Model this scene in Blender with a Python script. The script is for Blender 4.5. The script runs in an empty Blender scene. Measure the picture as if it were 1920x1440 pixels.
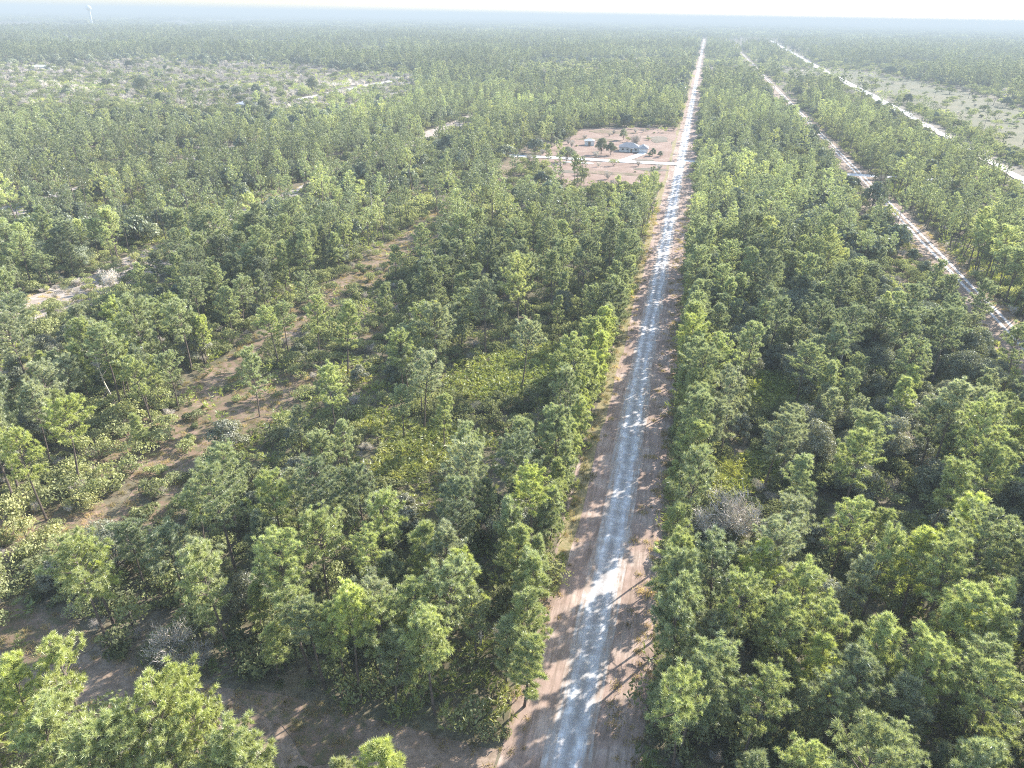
import bpy, math
import numpy as np
from mathutils import Matrix, Vector

C = bpy.context.scene
COL = C.collection
R = math.radians

# ------------------------------------------------------------------ camera
H = 60.0
FPX = 1331.0                      # focal length in photo pixels (photo 1920 wide)
PITCH, YAW, ROLL = R(27.4336), R(13.4012), math.atan(0.0156)
cam_d = bpy.data.cameras.new('camera')
cam = bpy.data.objects.new('camera', cam_d)
COL.objects.link(cam)
cam_d.sensor_width = 36
cam_d.lens = 36 * FPX / 1920
cam_d.clip_start = 0.5
cam_d.clip_end = 60000
CM = (Matrix.Translation((0, 0, H)) @ Matrix.Rotation(YAW, 4, 'Z') @ Matrix.Rotation(math.pi / 2 - PITCH, 4, 'X')
      @ Matrix.Rotation(ROLL, 4, 'Z'))
cam.matrix_world = CM
C.camera = cam
CI = np.array(CM.inverted())
CMn = np.array(CM)


def project(P):
    """world points (N,3) -> photo pixels (N,2) and depth"""
    P = np.atleast_2d(np.asarray(P, float))
    q = P @ CI[:3, :3].T + CI[:3, 3]
    d = -q[:, 2]
    ds = np.where(np.abs(d) < 1e-6, 1e-6, d)
    return np.stack([960 + FPX * q[:, 0] / ds, 720 - FPX * q[:, 1] / ds], 1), d


def at(px, py, z=0.0):
    """the point at height z on the sight line of a photo pixel"""
    v = CMn[:3, :3] @ np.array([(px - 960) / FPX, (720 - py) / FPX, -1.0])
    t = (z - H) / v[2]
    return float(v[0] * t), float(v[1] * t)


# ------------------------------------------------------------------ light
SUN_AZ, SUN_EL = R(35), R(29)     # azimuth clockwise from +Y
world = bpy.data.worlds.new('World')
C.world = world
world.use_nodes = True
nt = world.node_tree
sky = nt.nodes.new('ShaderNodeTexSky')
sky.sky_type = 'NISHITA'
sky.sun_disc = False
sky.sun_elevation = SUN_EL
sky.sun_rotation = SUN_AZ
sky.air_density = 1.15
sky.dust_density = 1.0
sky.ozone_density = 1.0
nt.links.new(sky.outputs[0], nt.nodes['Background'].inputs[0])
nt.nodes['Background'].inputs[1].default_value = 0.15
sl = bpy.data.lights.new('sun', 'SUN')
sl.energy = 5.0
sl.angle = R(0.55)
sl.color = (1.0, 0.95, 0.87)
sun = bpy.data.objects.new('sun', sl)
COL.objects.link(sun)
sd = Vector((math.sin(SUN_AZ) * math.cos(SUN_EL), math.cos(SUN_AZ) * math.cos(SUN_EL), math.sin(SUN_EL)))
sun.rotation_euler = sd.to_track_quat('Z', 'Y').to_euler()
C.view_settings.view_transform = 'Standard'
C.view_settings.look = 'None'
C.view_settings.exposure = 1.40
C.view_settings.gamma = 1
C.cycles.max_bounces = 5
C.cycles.diffuse_bounces = 2
C.cycles.transmission_bounces = 2
C.cycles.volume_bounces = 0
C.cycles.use_denoising = False
C.cycles.filter_width = 1.05


# ------------------------------------------------------------------ helpers
def tag(o, label=None, cat=None, group=None, kind=None):
    if label: o['label'] = label
    if cat: o['category'] = cat
    if group: o['group'] = group
    if kind: o['kind'] = kind
    return o


def link(o, parent=None):
    COL.objects.link(o)
    if parent: o.parent = parent
    return o


def empty(name, loc, rz=0):
    o = bpy.data.objects.new(name, None)
    o.location = loc
    o.rotation_euler = (0, 0, rz)
    o.empty_display_size = 0.5
    return link(o)


def mesh_obj(name, geo, mats, parent=None):
    return link(bpy.data.objects.new(name, to_mesh(name, geo, mats)), parent)


def to_mesh(name, geo, mats):
    V, T, M = geo
    me = bpy.data.meshes.new(name)
    me.vertices.add(len(V))
    me.vertices.foreach_set('co', np.asarray(V, np.float32).ravel())
    n = len(T)
    me.loops.add(3 * n)
    me.loops.foreach_set('vertex_index', np.asarray(T, np.int32).ravel())
    me.polygons.add(n)
    me.polygons.foreach_set('loop_start', np.arange(0, 3 * n, 3, dtype=np.int32))
    me.polygons.foreach_set('loop_total', np.full(n, 3, np.int32))
    me.update(calc_edges=True)
    for m in mats: me.materials.append(m)
    me.polygons.foreach_set('material_index', np.asarray(M, np.int32))
    me.polygons.foreach_set('use_smooth', np.zeros(n, bool))
    me.update()
    return me


def cat_geo(*gs):
    V, T, M, k = [], [], [], 0
    for g in gs:
        if len(g[0]) == 0: continue
        V.append(g[0]); T.append(g[1] + k); M.append(g[2]); k += len(g[0])
    return np.concatenate(V), np.concatenate(T), np.concatenate(M)


def tube(pts, rad, sides=6, mat=0):
    pts = np.asarray(pts, float); rad = np.asarray(rad, float)
    n = len(pts); V = []
    for i in range(n):
        d = pts[min(i + 1, n - 1)] - pts[max(i - 1, 0)]
        d /= np.linalg.norm(d) + 1e-9
        a = np.cross(d, [0, 0, 1.0]) if abs(d[2]) < .9 else np.cross(d, [1.0, 0, 0])
        a /= np.linalg.norm(a); b = np.cross(d, a)
        th = np.arange(sides) / sides * 2 * math.pi
        V.append(pts[i] + rad[i] * (np.outer(np.cos(th), a) + np.outer(np.sin(th), b)))
    V = np.concatenate(V); T = []
    for i in range(n - 1):
        for k in range(sides):
            a, b = i * sides + k, i * sides + (k + 1) % sides
            T += [(a, b, b + sides), (a, b + sides, a + sides)]
    T = np.array(T)
    return V, T, np.full(len(T), mat)


def box(x0, x1, y0, y1, z0, z1, mat=0):
    V = np.array([(x, y, z) for z in (z0, z1) for y in (y0, y1) for x in (x0, x1)], float)
    q = [(0, 2, 3, 1), (4, 5, 7, 6), (0, 1, 5, 4), (2, 6, 7, 3), (0, 4, 6, 2), (1, 3, 7, 5)]
    T = np.array([t for a, b, c, d in q for t in ((a, b, c), (a, c, d))])
    return V, T, np.full(12, mat)


def spikes(cen, dirs, length, width, rng, mat=1, base=0.05):
    """narrow triangles from cen along dirs; all arrays of n"""
    n = len(cen)
    side = np.cross(dirs, rng.normal(size=(n, 3)))
    side /= np.linalg.norm(side, axis=1, keepdims=True) + 1e-9
    L = length[:, None]; W = width[:, None]
    a = cen + dirs * L * base
    V = np.stack([a - side * W * .5, a + side * W * .5, a + dirs * L], 1).reshape(-1, 3)
    T = np.arange(3 * n).reshape(-1, 3)
    return V, T, np.full(n, mat)


def leaves(cen, nor, size, rng, mat=1, elong=1.5):
    n = len(cen)
    a = np.cross(nor, rng.normal(size=(n, 3))); a /= np.linalg.norm(a, axis=1, keepdims=True) + 1e-9
    b = np.cross(nor, a); b /= np.linalg.norm(b, axis=1, keepdims=True) + 1e-9
    s = size[:, None]
    V = np.stack([cen - a * s * .5 * elong, cen - b * s * .42, cen + a * s * .5 * elong, cen + b * s * .42], 1).reshape(-1, 3)
    k = np.arange(n) * 4
    T = np.stack([np.stack([k, k + 1, k + 2], 1), np.stack([k, k + 2, k + 3], 1)], 1).reshape(-1, 3)
    return V, T, np.full(2 * n, mat)


def unit(n, rng):
    v = rng.normal(size=(n, 3))
    return v / np.linalg.norm(v, axis=1, keepdims=True)


def vnoise(x, y, s, seed=0):
    """smooth value noise 0..1 with cell size s"""
    x = np.asarray(x, float) / s + seed * 17.31; y = np.asarray(y, float) / s - seed * 9.77
    xi, yi = np.floor(x), np.floor(y); fx, fy = x - xi, y - yi
    fx = fx * fx * (3 - 2 * fx); fy = fy * fy * (3 - 2 * fy)

    def h(a, b):
        v = np.sin(a * 127.1 + b * 311.7 + seed * 74.7) * 43758.5453
        return v - np.floor(v)
    return (h(xi, yi) * (1 - fx) + h(xi + 1, yi) * fx) * (1 - fy) + (h(xi, yi + 1) * (1 - fx) + h(xi + 1, yi + 1) * fx) * fy


def fbm(x, y, s, seed=0):
    return .55 * vnoise(x, y, s, seed) + .3 * vnoise(x, y, s * .45, seed + 1) + .15 * vnoise(x, y, s * .2, seed + 2)


# ------------------------------------------------------------------ materials
def new_mat(name):
    m = bpy.data.materials.new(name); m.use_nodes = True
    t = m.node_tree
    return m, t, t.nodes['Principled BSDF'], t.nodes['Material Output']


def N(t, kind, **kw):
    n = t.nodes.new(kind)
    for k, v in kw.items(): setattr(n, k, v)
    return n


def ramp(t, fac, stops):
    r = N(t, 'ShaderNodeValToRGB'); e = r.color_ramp.elements
    while len(e) < len(stops): e.new(0.5)
    for k, (p, c) in enumerate(stops):
        e[k].position = p; e[k].color = (*c, 1)
    t.links.new(fac, r.inputs[0])
    return r.outputs[0]


def noise(t, vec, scale, detail=4, rough=.6, dist=0.0):
    n = N(t, 'ShaderNodeTexNoise')
    n.inputs['Scale'].default_value = scale; n.inputs['Detail'].default_value = detail
    n.inputs['Roughness'].default_value = rough; n.inputs['Distortion'].default_value = dist
    if vec is not None: t.links.new(vec, n.inputs['Vector'])
    return n.outputs['Fac']


def mix(t, fac, a, b, mode='MIX'):
    m = N(t, 'ShaderNodeMix', data_type='RGBA', blend_type=mode)
    for s, v in ((m.inputs[0], fac), (m.inputs[6], a), (m.inputs[7], b)):
        if hasattr(v, 'is_output'): t.links.new(v, s)
        elif isinstance(v, (int, float)): s.default_value = v
        else: s.default_value = (*v, 1)
    return m.outputs[2]


def mth(t, op, a, b=None, clamp=False):
    m = N(t, 'ShaderNodeMath', operation=op, use_clamp=clamp)
    for s, v in zip(m.inputs, (a, b)):
        if v is None: continue
        if hasattr(v, 'is_output'): t.links.new(v, s)
        else: s.default_value = v
    return m.outputs[0]


def leaf_mat(name, stops, trans=.4, per_object=False, bright=1.95, gloss=.0):
    """foliage: hue by instance (random + where it stands) or by the object's own colour"""
    m, t, p, out = new_mat(name)
    info = N(t, 'ShaderNodeObjectInfo')
    geo = N(t, 'ShaderNodeNewGeometry')
    if per_object:
        base = info.outputs['Color']
    else:
        stand = noise(t, info.outputs['Location'], 0.03, 3, .6)
        f = mth(t, 'ADD', mth(t, 'MULTIPLY', info.outputs['Random'], .6), mth(t, 'SUBTRACT', mth(t, 'MULTIPLY', stand, 1.6), .6), True)
        base = ramp(t, f, stops)
    # clump-scale variation inside the crown
    v = mth(t, 'ADD', mth(t, 'MULTIPLY', noise(t, geo.outputs['Position'], 0.9, 3, .7), 1.3), .35)
    if not per_object:
        lo = N(t, 'ShaderNodeMapping'); lo.inputs['Scale'].default_value = (1, 1, 0); t.links.new(info.outputs['Location'], lo.inputs[0])
        st = ramp(t, noise(t, lo.outputs[0], .0055, 4, .65), [(.36, (.68, .68, .68)), (.5, (.98, .98, .98)), (.64, (1.35, 1.35, 1.35))])
        v = mth(t, 'MULTIPLY', mth(t, 'MULTIPLY', v, st), mth(t, 'ADD', mth(t, 'MULTIPLY', info.outputs['Random'], .5), .72))
    base = mix(t, ramp(t, noise(t, geo.outputs['Position'], 1.3, 2, .6), [(.45, (0, 0, 0)), (.72, (.55, .55, .55))]), base, (.25, .25, .12))
    hsv = N(t, 'ShaderNodeHueSaturation')
    t.links.new(base, hsv.inputs['Color']); t.links.new(mth(t, 'MULTIPLY', v, bright), hsv.inputs['Value'])
    d = N(t, 'ShaderNodeBsdfDiffuse'); tr = N(t, 'ShaderNodeBsdfTranslucent')
    t.links.new(hsv.outputs[0], d.inputs[0])
    warm = mix(t, 1.0, hsv.outputs[0], (1.12, 1.15, .68), 'MULTIPLY')
    t.links.new(warm, tr.inputs[0])
    ms = N(t, 'ShaderNodeMixShader'); ms.inputs[0].default_value = trans
    t.links.new(d.outputs[0], ms.inputs[1]); t.links.new(tr.outputs[0], ms.inputs[2])
    last = ms.outputs[0]
    if gloss:
        g = N(t, 'ShaderNodeBsdfGlossy'); g.inputs['Roughness'].default_value = .45
        g.inputs['Color'].default_value = (.9, .95, 1, 1)
        m2 = N(t, 'ShaderNodeMixShader'); m2.inputs[0].default_value = gloss
        t.links.new(last, m2.inputs[1]); t.links.new(g.outputs[0], m2.inputs[2]); last = m2.outputs[0]
    t.links.new(last, out.inputs[0])
    t.nodes.remove(p)
    return m


def bark_mat(name, a, b):
    m, t, p, out = new_mat(name)
    g = N(t, 'ShaderNodeNewGeometry')
    t.links.new(ramp(t, noise(t, g.outputs['Position'], 2.2, 4, .7), [(.3, a), (.7, b)]), p.inputs['Base Color'])
    p.inputs['Roughness'].default_value = .9
    return m


PINE = [(0.0, (.13, .15, .10)), (.35, (.175, .195, .12)), (.7, (.22, .24, .125)), (1.0, (.28, .28, .12))]
OAK = [(0.0, (.085, .10, .075)), (.5, (.13, .145, .105)), (1.0, (.18, .19, .135))]
SHRUB = [(0.0, (.08, .095, .055)), (.35, (.14, .15, .085)), (.65, (.165, .175, .09)), (1.0, (.185, .18, .095))]
M_pine = leaf_mat('pine_needles', PINE, .4, bright=1.85, gloss=.07)
M_pine_o = leaf_mat('pine_needles_own', PINE, .4, True, gloss=.07)
M_far = leaf_mat('far_needles', [(0.0, (.11, .135, .10)), (.4, (.15, .17, .115)), (.75, (.19, .205, .13)), (1.0, (.24, .23, .16))], .35, bright=1.6)
M_oak = leaf_mat('oak_leaves', OAK, .3, gloss=.03)
M_oak_o = leaf_mat('oak_leaves_own', OAK, .3, True, gloss=.03)
M_shrub = leaf_mat('shrub_leaves', SHRUB, .35, bright=2.0)
M_palm = leaf_mat('palmetto_leaves', [(0, (.12, .16, .05)), (.5, (.20, .225, .06)), (1, (.28, .265, .08))], .4, gloss=.06)
M_twig = leaf_mat('grey_twigs', [(0, (.27, .24, .225)), (1, (.38, .34, .31))], .05)
M_straw = leaf_mat('straw_grass', [(0, (.16, .14, .07)), (.5, (.26, .20, .12)), (1, (.34, .26, .16))], .4)
M_bark = bark_mat('pine_bark', (.06, .045, .038), (.20, .155, .13))
M_obark = bark_mat('oak_bark', (.07, .06, .055), (.20, .18, .16))


# ------------------------------------------------------------------ plants as geometry
def pine_geo(seed, h, cr, frac, nb=30, ntuft=5, nneed=26, tuft=.55, needw=.12, sides=7, lean=.03, gap=.12):
    """trunk geo, crown geo; frac = bare share of the stem"""
    rng = np.random.default_rng(seed)
    zb = h * frac
    lx, ly = rng.normal(0, lean, 2)
    k = np.linspace(0, 1, 7)

    def stem(z):
        u = np.asarray(z) / h
        return np.stack([lx * h * u + .12 * np.sin(u * 5 + seed), ly * h * u + .12 * np.cos(u * 4 + seed) - .12, np.asarray(z, float)], -1)
    r0 = .011 * h + .03
    trunk = [tube(stem(k * h * .985), r0 * (1 - .86 * k) , sides)]
    cen, out, rad = [], [], []
    ga = 2.399963
    skip_a = rng.uniform(0, 6.28)
    for i in range(nb):
        t = ((i + rng.uniform(0, .9)) / nb) ** .9
        z = zb + (h - zb) * t * .97
        prof = math.sqrt(max(0.02, 1 - t ** 2.1)) * (0.55 + .45 * min(1, t / .28))
        L = cr * prof * rng.uniform(.62, 1.12)
        a = i * ga + rng.uniform(-.5, .5)
        if abs(((a - skip_a + math.pi) % (2 * math.pi)) - math.pi) < .45 and t < .7: L *= .5
        pit = R(rng.uniform(2, 22) + 38 * t)
        d = np.array([math.cos(a) * math.cos(pit), math.sin(a) * math.cos(pit), math.sin(pit)])
        p0 = stem(z)
        s = np.linspace(0, 1, 4)[:, None]
        br = p0 + d * L * s + np.array([0, 0, 1.0]) * (s ** 2) * L * rng.uniform(.0, .22)
        if rng.random() < gap: continue
        if sides > 4: trunk.append(tube(br, .045 * (1 - .8 * s[:, 0]) * (L / 3 + .4), 3))
        m = max(1, int(round(ntuft * (L / cr) + rng.uniform(-.5, .8))))
        for j in range(m):
            u = 1 - (j / max(1, m)) * .68 + rng.uniform(-.06, .04)
            c = p0 + d * L * u + np.array([0, 0, u * u * L * .1])
            perp = np.cross(d, [0, 0, 1.0])
            c = c + perp * rng.uniform(-1, 1) * (.28 + .2 * L * (1 - abs(u - .6))) + np.array([0, 0, rng.uniform(-.1, .22)])
            cen.append(c); out.append(d * .6 + np.array([0, 0, .55])); rad.append(tuft * rng.uniform(.7, 1.25))
    for j in range(max(2, ntuft // 2 + 1)):
        cen.append(stem(h * (1 - .03 * j)) + rng.normal(0, .25, 3)); out.append(np.array([0, 0, .8])); rad.append(tuft)
    cen, out, rad = np.array(cen), np.array(out), np.array(rad)
    cc = np.repeat(cen, nneed, 0); oo = np.repeat(out, nneed, 0); rr = np.repeat(rad, nneed)
    d = unit(len(cc), rng) + oo * .75
    d /= np.linalg.norm(d, axis=1, keepdims=True)
    crown = spikes(cc + unit(len(cc), rng) * rr[:, None] * .25, d, rr * rng.uniform(.65, 1.2, len(cc)), needw * rng.uniform(.6, 1.5, len(cc)), rng)
    return cat_geo(*trunk), crown


def oak_geo(seed, h, cr, nclump=14, nleaf=220, leaf=.24, zb=.25):
    rng = np.random.default_rng(seed)
    trunk = []
    fork = h * rng.uniform(.16, .28)
    r0 = .02 * h + .05
    trunk.append(tube([(0, 0, -.05), (.05, .03, fork * .5), (.08, -.05, fork)], [r0 * 1.2, r0, r0 * .9], 7))
    cs = []
    for i in range(nclump):
        a = i * 2.4 + rng.uniform(-.4, .4); u = math.sqrt((i + .5) / nclump)
        rr = cr * u * rng.uniform(.6, .85)
        z = h * (zb + (.95 - zb) * (1 - .75 * u * u) * rng.uniform(.78, 1.0)) - .3
        c = np.array([rr * math.cos(a), rr * math.sin(a), max(z, .6)])
        s = cr * rng.uniform(.26, .44)
        cs.append((c, s))
        mid = c * np.array([.45, .45, .62]) + rng.normal(0, .15, 3)
        trunk.append(tube([(.08, -.05, fork), mid, c], [r0 * .5, r0 * .3, r0 * .1], 4))
    C_, N_ = [], []
    for c, s in cs:
        n = int(nleaf * (s / cr / .34) ** 2)
        d = unit(n, rng); d[:, 2] = np.where(d[:, 2] < -.35, -d[:, 2], d[:, 2])
        r_ = s * rng.uniform(.62, 1.06, n) * (1 + .22 * np.sin(d[:, 0] * 5 + seed) * np.sin(d[:, 1] * 6 + d[:, 2] * 4))
        C_.append(c + d * r_[:, None] * np.array([1, 1, .78])); N_.append(d + rng.normal(0, .55, (n, 3)))
    C_ = np.concatenate(C_); N_ = np.concatenate(N_)
    N_ /= np.linalg.norm(N_, axis=1, keepdims=True)
    crown = leaves(C_, N_, leaf * rng.uniform(.6, 1.4, len(C_)), rng)
    return cat_geo(*trunk), crown


def shrub_geo(seed, r=1.2, h=1.5, n=420, leaf=.15):
    rng = np.random.default_rng(seed)
    C_, N_ = [], []
    for k in range(5):
        a = rng.uniform(0, 6.28); q = r * rng.uniform(.15, .6)
        s = r * rng.uniform(.4, .62); c = np.array([q * math.cos(a), q * math.sin(a), h * rng.uniform(.3, .62)])
        d = unit(n // 5, rng); d[:, 2] = np.abs(d[:, 2]) * 1.0 - .25
        C_.append(c + d * s * rng.uniform(.6, 1.1, (n // 5, 1)) * np.array([1, 1, .8])); N_.append(d + rng.normal(0, .6, d.shape))
    C_ = np.concatenate(C_); N_ = np.concatenate(N_); N_ /= np.linalg.norm(N_, axis=1, keepdims=True)
    C_[:, 2] = np.maximum(C_[:, 2], .06)
    g = leaves(C_, N_, leaf * rng.uniform(.6, 1.4, len(C_)), rng, mat=0)
    m = 14
    d = unit(m, rng); d[:, 2] = np.abs(d[:, 2]) + .6; d /= np.linalg.norm(d, axis=1, keepdims=True)
    return cat_geo(g, spikes(np.zeros((m, 3)), d, np.full(m, h * .9), np.full(m, .05), rng, 1, 0))


def palmetto_geo(seed, r=1.1, fans=14, blades=9):
    rng = np.random.default_rng(seed); gs = []
    for k in range(fans):
        a = rng.uniform(0, 6.28); q = r * math.sqrt(rng.uniform(0, 1))
        c = np.array([q * math.cos(a), q * math.sin(a), rng.uniform(.35, 1.05)])
        ax = np.array([math.cos(a), math.sin(a), 0]) * rng.uniform(.3, 1) + np.array([0, 0, rng.uniform(.2, .9)])
        ax /= np.linalg.norm(ax)
        sd_ = np.cross(ax, [0, 0, 1.0]) + rng.normal(0, .25, 3); sd_ /= np.linalg.norm(sd_)
        th = np.linspace(-1.25, 1.25, blades)
        d = np.outer(np.cos(th), ax) + np.outer(np.sin(th), sd_)
        gs.append(spikes(np.repeat(c[None], blades, 0), d, rng.uniform(.5, .75, blades), np.full(blades, .11), rng, 0, 0))
    return cat_geo(*gs)


def twig_geo(seed, r=1.6, h=2.3, n=1900, w=.035):
    """leafless many-stemmed shrub"""
    rng = np.random.default_rng(seed)
    st, ends = [], []
    m = 16
    for k in range(m):
        a = rng.uniform(0, 6.28); q = r * math.sqrt(rng.uniform(0, 1)) * .8
        e = np.array([q * math.cos(a), q * math.sin(a), h * rng.uniform(.55, .95)])
        p = np.array([e * t_ + np.array([0, 0, .25 * h * math.sin(t_ * 3.1)]) * .4 for t_ in (0, .35, .7, 1)])
        st.append(tube(p, [.05, .035, .022, .01], 4)); ends.append(p)
    E = np.concatenate([e[1:] for e in ends])
    b = E[rng.integers(0, len(E), n)] + rng.normal(0, .2, (n, 3))
    d = unit(n, rng) + b / r * .5 + np.array([0, 0, .5]); d /= np.linalg.norm(d, axis=1, keepdims=True)
    return cat_geo(*st), spikes(b, d, rng.uniform(.22, .6, n), np.full(n, w), rng, 0, 0)


def grass_geo(seed, r=.9, n=70):
    rng = np.random.default_rng(seed)
    c = rng.normal(0, r * .5, (n, 3)); c[:, 2] = 0
    d = rng.normal(0, .45, (n, 3)); d[:, 2] = 1; d /= np.linalg.norm(d, axis=1, keepdims=True)
    return spikes(c, d, rng.uniform(.3, .75, n), np.full(n, .08), rng, 0, 0)


# ------------------------------------------------------------------ where things stand
ROADS = {  # centre x, cleared half width left/right, name
    'main': (-4.35, 5.5, 6.3), 'east': (72.4, 6.2, 4.2), 'l1': (-80.0, 3.2, 3.4), 'l2': (-143.0, 4.0, 4.0),
    'l3': (-221.0, 4.0, 4.0), 'l4': (-300.0, 6, 6)}
Y0, Y1, Y2 = 37.8, 346.0, 1096.0      # cross streets


def px_poly(pts):
    return np.array([at(*p) for p in pts])


def inside(poly, x, y):
    x = np.asarray(x, float); y = np.asarray(y, float)
    r = np.zeros(x.shape, bool); n = len(poly)
    for i in range(n):
        x1, y1 = poly[i]; x2, y2 = poly[(i + 1) % n]
        c = ((y1 > y) != (y2 > y)) & (x < (x2 - x1) * (y - y1) / (y2 - y1 + 1e-12) + x1)
        r ^= c
    return r


def seg_dist(poly, x, y):
    d = np.full(np.shape(x), 1e9)
    for (x1, y1), (x2, y2) in zip(poly[:-1], poly[1:]):
        L = (x2 - x1) ** 2 + (y2 - y1) ** 2
        t = np.clip(((x - x1) * (x2 - x1) + (y - y1) * (y2 - y1)) / L, 0, 1)
        d = np.minimum(d, np.hypot(x - x1 - t * (x2 - x1), y - y1 - t * (y2 - y1)))
    return d


R2_LINE = px_poly([(2250, 545), (1920, 340), (1700, 215), (1530, 125), (1445, 76)])
DRIVE = px_poly([(-90, 1020), (60, 985), (210, 985), (262, 915), (430, 800), (605, 690)])
L4_LINE = px_poly([(560, 187), (735, 152)])
LOT = np.array(list(px_poly([(1022, 322), (1050, 345), (1150, 350)])) + [(-10.2, 292), (-10.2, 470)] + list(px_poly([(1190, 238), (1090, 242), (1065, 262), (1010, 290), (1000, 306)])))
BROWN_L = px_poly([(-300, 128), (0, 122), (260, 112), (520, 118), (780, 145), (775, 185), (500, 212), (120, 200), (-300, 215)])
MARSH = px_poly([(1455, 130), (1600, 132), (1720, 150), (1850, 185), (2150, 260), (2150, 330), (1920, 292), (1790, 232), (1690, 190), (1580, 152), (1480, 150)])
OPENINGS = [px_poly(p) for p in (
    [(830, 745), (850, 690), (960, 655), (1075, 645), (1090, 690), (1010, 740), (930, 760)],
    [(690, 900), (720, 830), (820, 800), (930, 810), (900, 850), (760, 905)],
    [(1330, 925), (1345, 870), (1420, 845), (1495, 865), (1480, 905), (1400, 930)],
    [(1385, 745), (1400, 700), (1470, 705), (1500, 760), (1440, 775)],
    [(640, 800), (700, 770), (780, 790), (720, 830)],
    [(610, 1200), (640, 1120), (720, 1150), (700, 1210)])]
BARE = [px_poly(p) for p in (   # bare brownish ground between the trees
    [(180, 850), (300, 790), (420, 730), (560, 690), (610, 690), (560, 760), (420, 850), (330, 930), (240, 900)],
    [(690, 500), (760, 455), (820, 420), (830, 440), (740, 520), (660, 560), (540, 640), (500, 640)],
    [(0, 580), (130, 532), (330, 452), (345, 492), (160, 585), (0, 630)],
    [(0, 1240), (0, 1130), (120, 1150), (200, 1200), (90, 1260)],
    [(220, 1010), (230, 960), (330, 935), (330, 990)],
    [(0, 402), (0, 388), (52, 384), (52, 402)],
    [(930, 345), (950, 300), (1010, 290), (1010, 330)],
    [(780, 275), (790, 250), (880, 215), (890, 235)],
    [(0, 1010), (0, 985), (100, 960), (210, 940), (200, 985)], [(640, 620), (730, 560), (800, 540), (770, 600), (680, 660)],
    [(425, 1285), (560, 1300), (700, 1345), (690, 1400), (575, 1450), (530, 1390)],
    [(1660, 480), (1700, 470), (1740, 540), (1700, 560)], [(1590, 380), (1620, 370), (1640, 420), (1600, 420)])]


def clear_dist(x, y):
    """metres from the nearest road or clearing edge (negative inside)"""
    x = np.asarray(x, float); y = np.asarray(y, float)
    d = np.full(x.shape, 1e9)
    for k, (c, a, b) in ROADS.items():
        if k == 'l4': continue
        e = np.maximum(c - a - x, x - c - b)
        if k in ('l1', 'l2', 'l3'):   # overgrown tracks come and go
            e = e + 9 * (vnoise(x * 0, y, 38, hash_(k)) > .62)
        lim = {'main': 2750, 'east': 2200, 'l1': 420, 'l2': 760, 'l3': 400}[k]
        e = np.where(y > lim, 1e9, e)
        d = np.minimum(d, e)
    d = np.minimum(d, np.where((x < -8) & (x > -260), np.abs(y - Y0 - .004 * x) - np.where(x > -40, 3.4, 3.0), 1e9))
    d = np.minimum(d, np.where((x > -99) & (x < 120), np.abs(y - Y1) - 4, 1e9))
    d = np.minimum(d, np.where((x > -30) & (x < 152), np.abs(y - Y2) - 9, 1e9))
    d = np.minimum(d, np.where(y < 3000, seg_dist(R2_LINE, x, y) - 8, 1e9))
    d = np.minimum(d, seg_dist(DRIVE, x, y) - 1.6)
    d = np.minimum(d, seg_dist(L4_LINE, x, y) - 7)
    d = np.where(inside(LOT, x, y), -1, d)
    return d


def hash_(k):
    return {'l1': 3, 'l2': 5, 'l3': 8}.get(k, 1)


def zone(x, y):
    """0 wood, 1 opening, 2 bare, 3 brown scrub, 4 marsh"""
    z = np.zeros(np.shape(x), int)
    for p in OPENINGS: z = np.where(inside(p, x, y), 1, z)
    for p in BARE: z = np.where(inside(p, x, y), 2, z)
    z = np.where(inside(BROWN_L, x, y), 3, z)
    z = np.where(inside(MARSH, x, y), 4, z)
    return z


def frame_mask(x, y, z=6, mx=380, my=260):
    P, d = project(np.stack([x, y, np.full(np.shape(x), float(z))], 1))
    near = (d > 5) & (P[:, 0] > -mx) & (P[:, 0] < 1920 + mx) & (P[:, 1] < 1440 + my)
    return near


def jitter_grid(x0, x1, y0, y1, s, rng, j=.46):
    gx = np.arange(x0, x1, s); gy = np.arange(y0, y1, s * .87)
    X, Y = np.meshgrid(gx, gy)
    X = X + (np.arange(len(gy)) % 2)[:, None] * s * .5
    X = X.ravel() + rng.uniform(-j, j, X.size) * s; Y = Y.ravel() + rng.uniform(-j, j, Y.size) * s
    return X, Y


# ------------------------------------------------------------------ the ground and roads
def ground_mat():
    m, t, p, out = new_mat('forest_floor')
    g = N(t, 'ShaderNodeNewGeometry').outputs['Position']
    big = noise(t, g, .02, 5, .62); mid = noise(t, g, .16, 5, .65, .6); fine = noise(t, g, 1.3, 6, .75)
    a = ramp(t, mid, [(.3, (.10, .105, .055)), (.45, (.17, .15, .095)), (.58, (.26, .20, .15)), (.72, (.38, .30, .24))])
    far = ramp(t, big, [(.35, (.12, .13, .08)), (.5, (.20, .19, .125)), (.65, (.32, .27, .21))])
    c = mix(t, .45, a, far)
    c = mix(t, ramp(t, fine, [(.42, (0, 0, 0)), (.6, (.85, .85, .85))]), c, mix(t, noise(t, g, .5, 2), (.05, .06, .025), (.17, .12, .09)))
    t.links.new(c, p.inputs['Base Color']); p.inputs['Roughness'].default_value = .95
    p.inputs['Specular IOR Level'].default_value = .1
    return m


def soil_mat(name, stops, sc=.35, fine=2.5, amount=.25, dark=(.10, .08, .06)):
    m, t, p, out = new_mat(name)
    g = N(t, 'ShaderNodeNewGeometry').outputs['Position']
    c = ramp(t, noise(t, g, sc, 6, .66, .5), stops)
    f = mth(t, 'MULTIPLY', ramp(t, noise(t, g, fine, 3, .7), [(.42, (0, 0, 0)), (.62, (1, 1, 1))]), amount)
    c = mix(t, f, c, dark)
    t.links.new(c, p.inputs['Base Color']); p.inputs['Roughness'].default_value = .9
    p.inputs['Specular IOR Level'].default_value = .15
    return m


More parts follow.
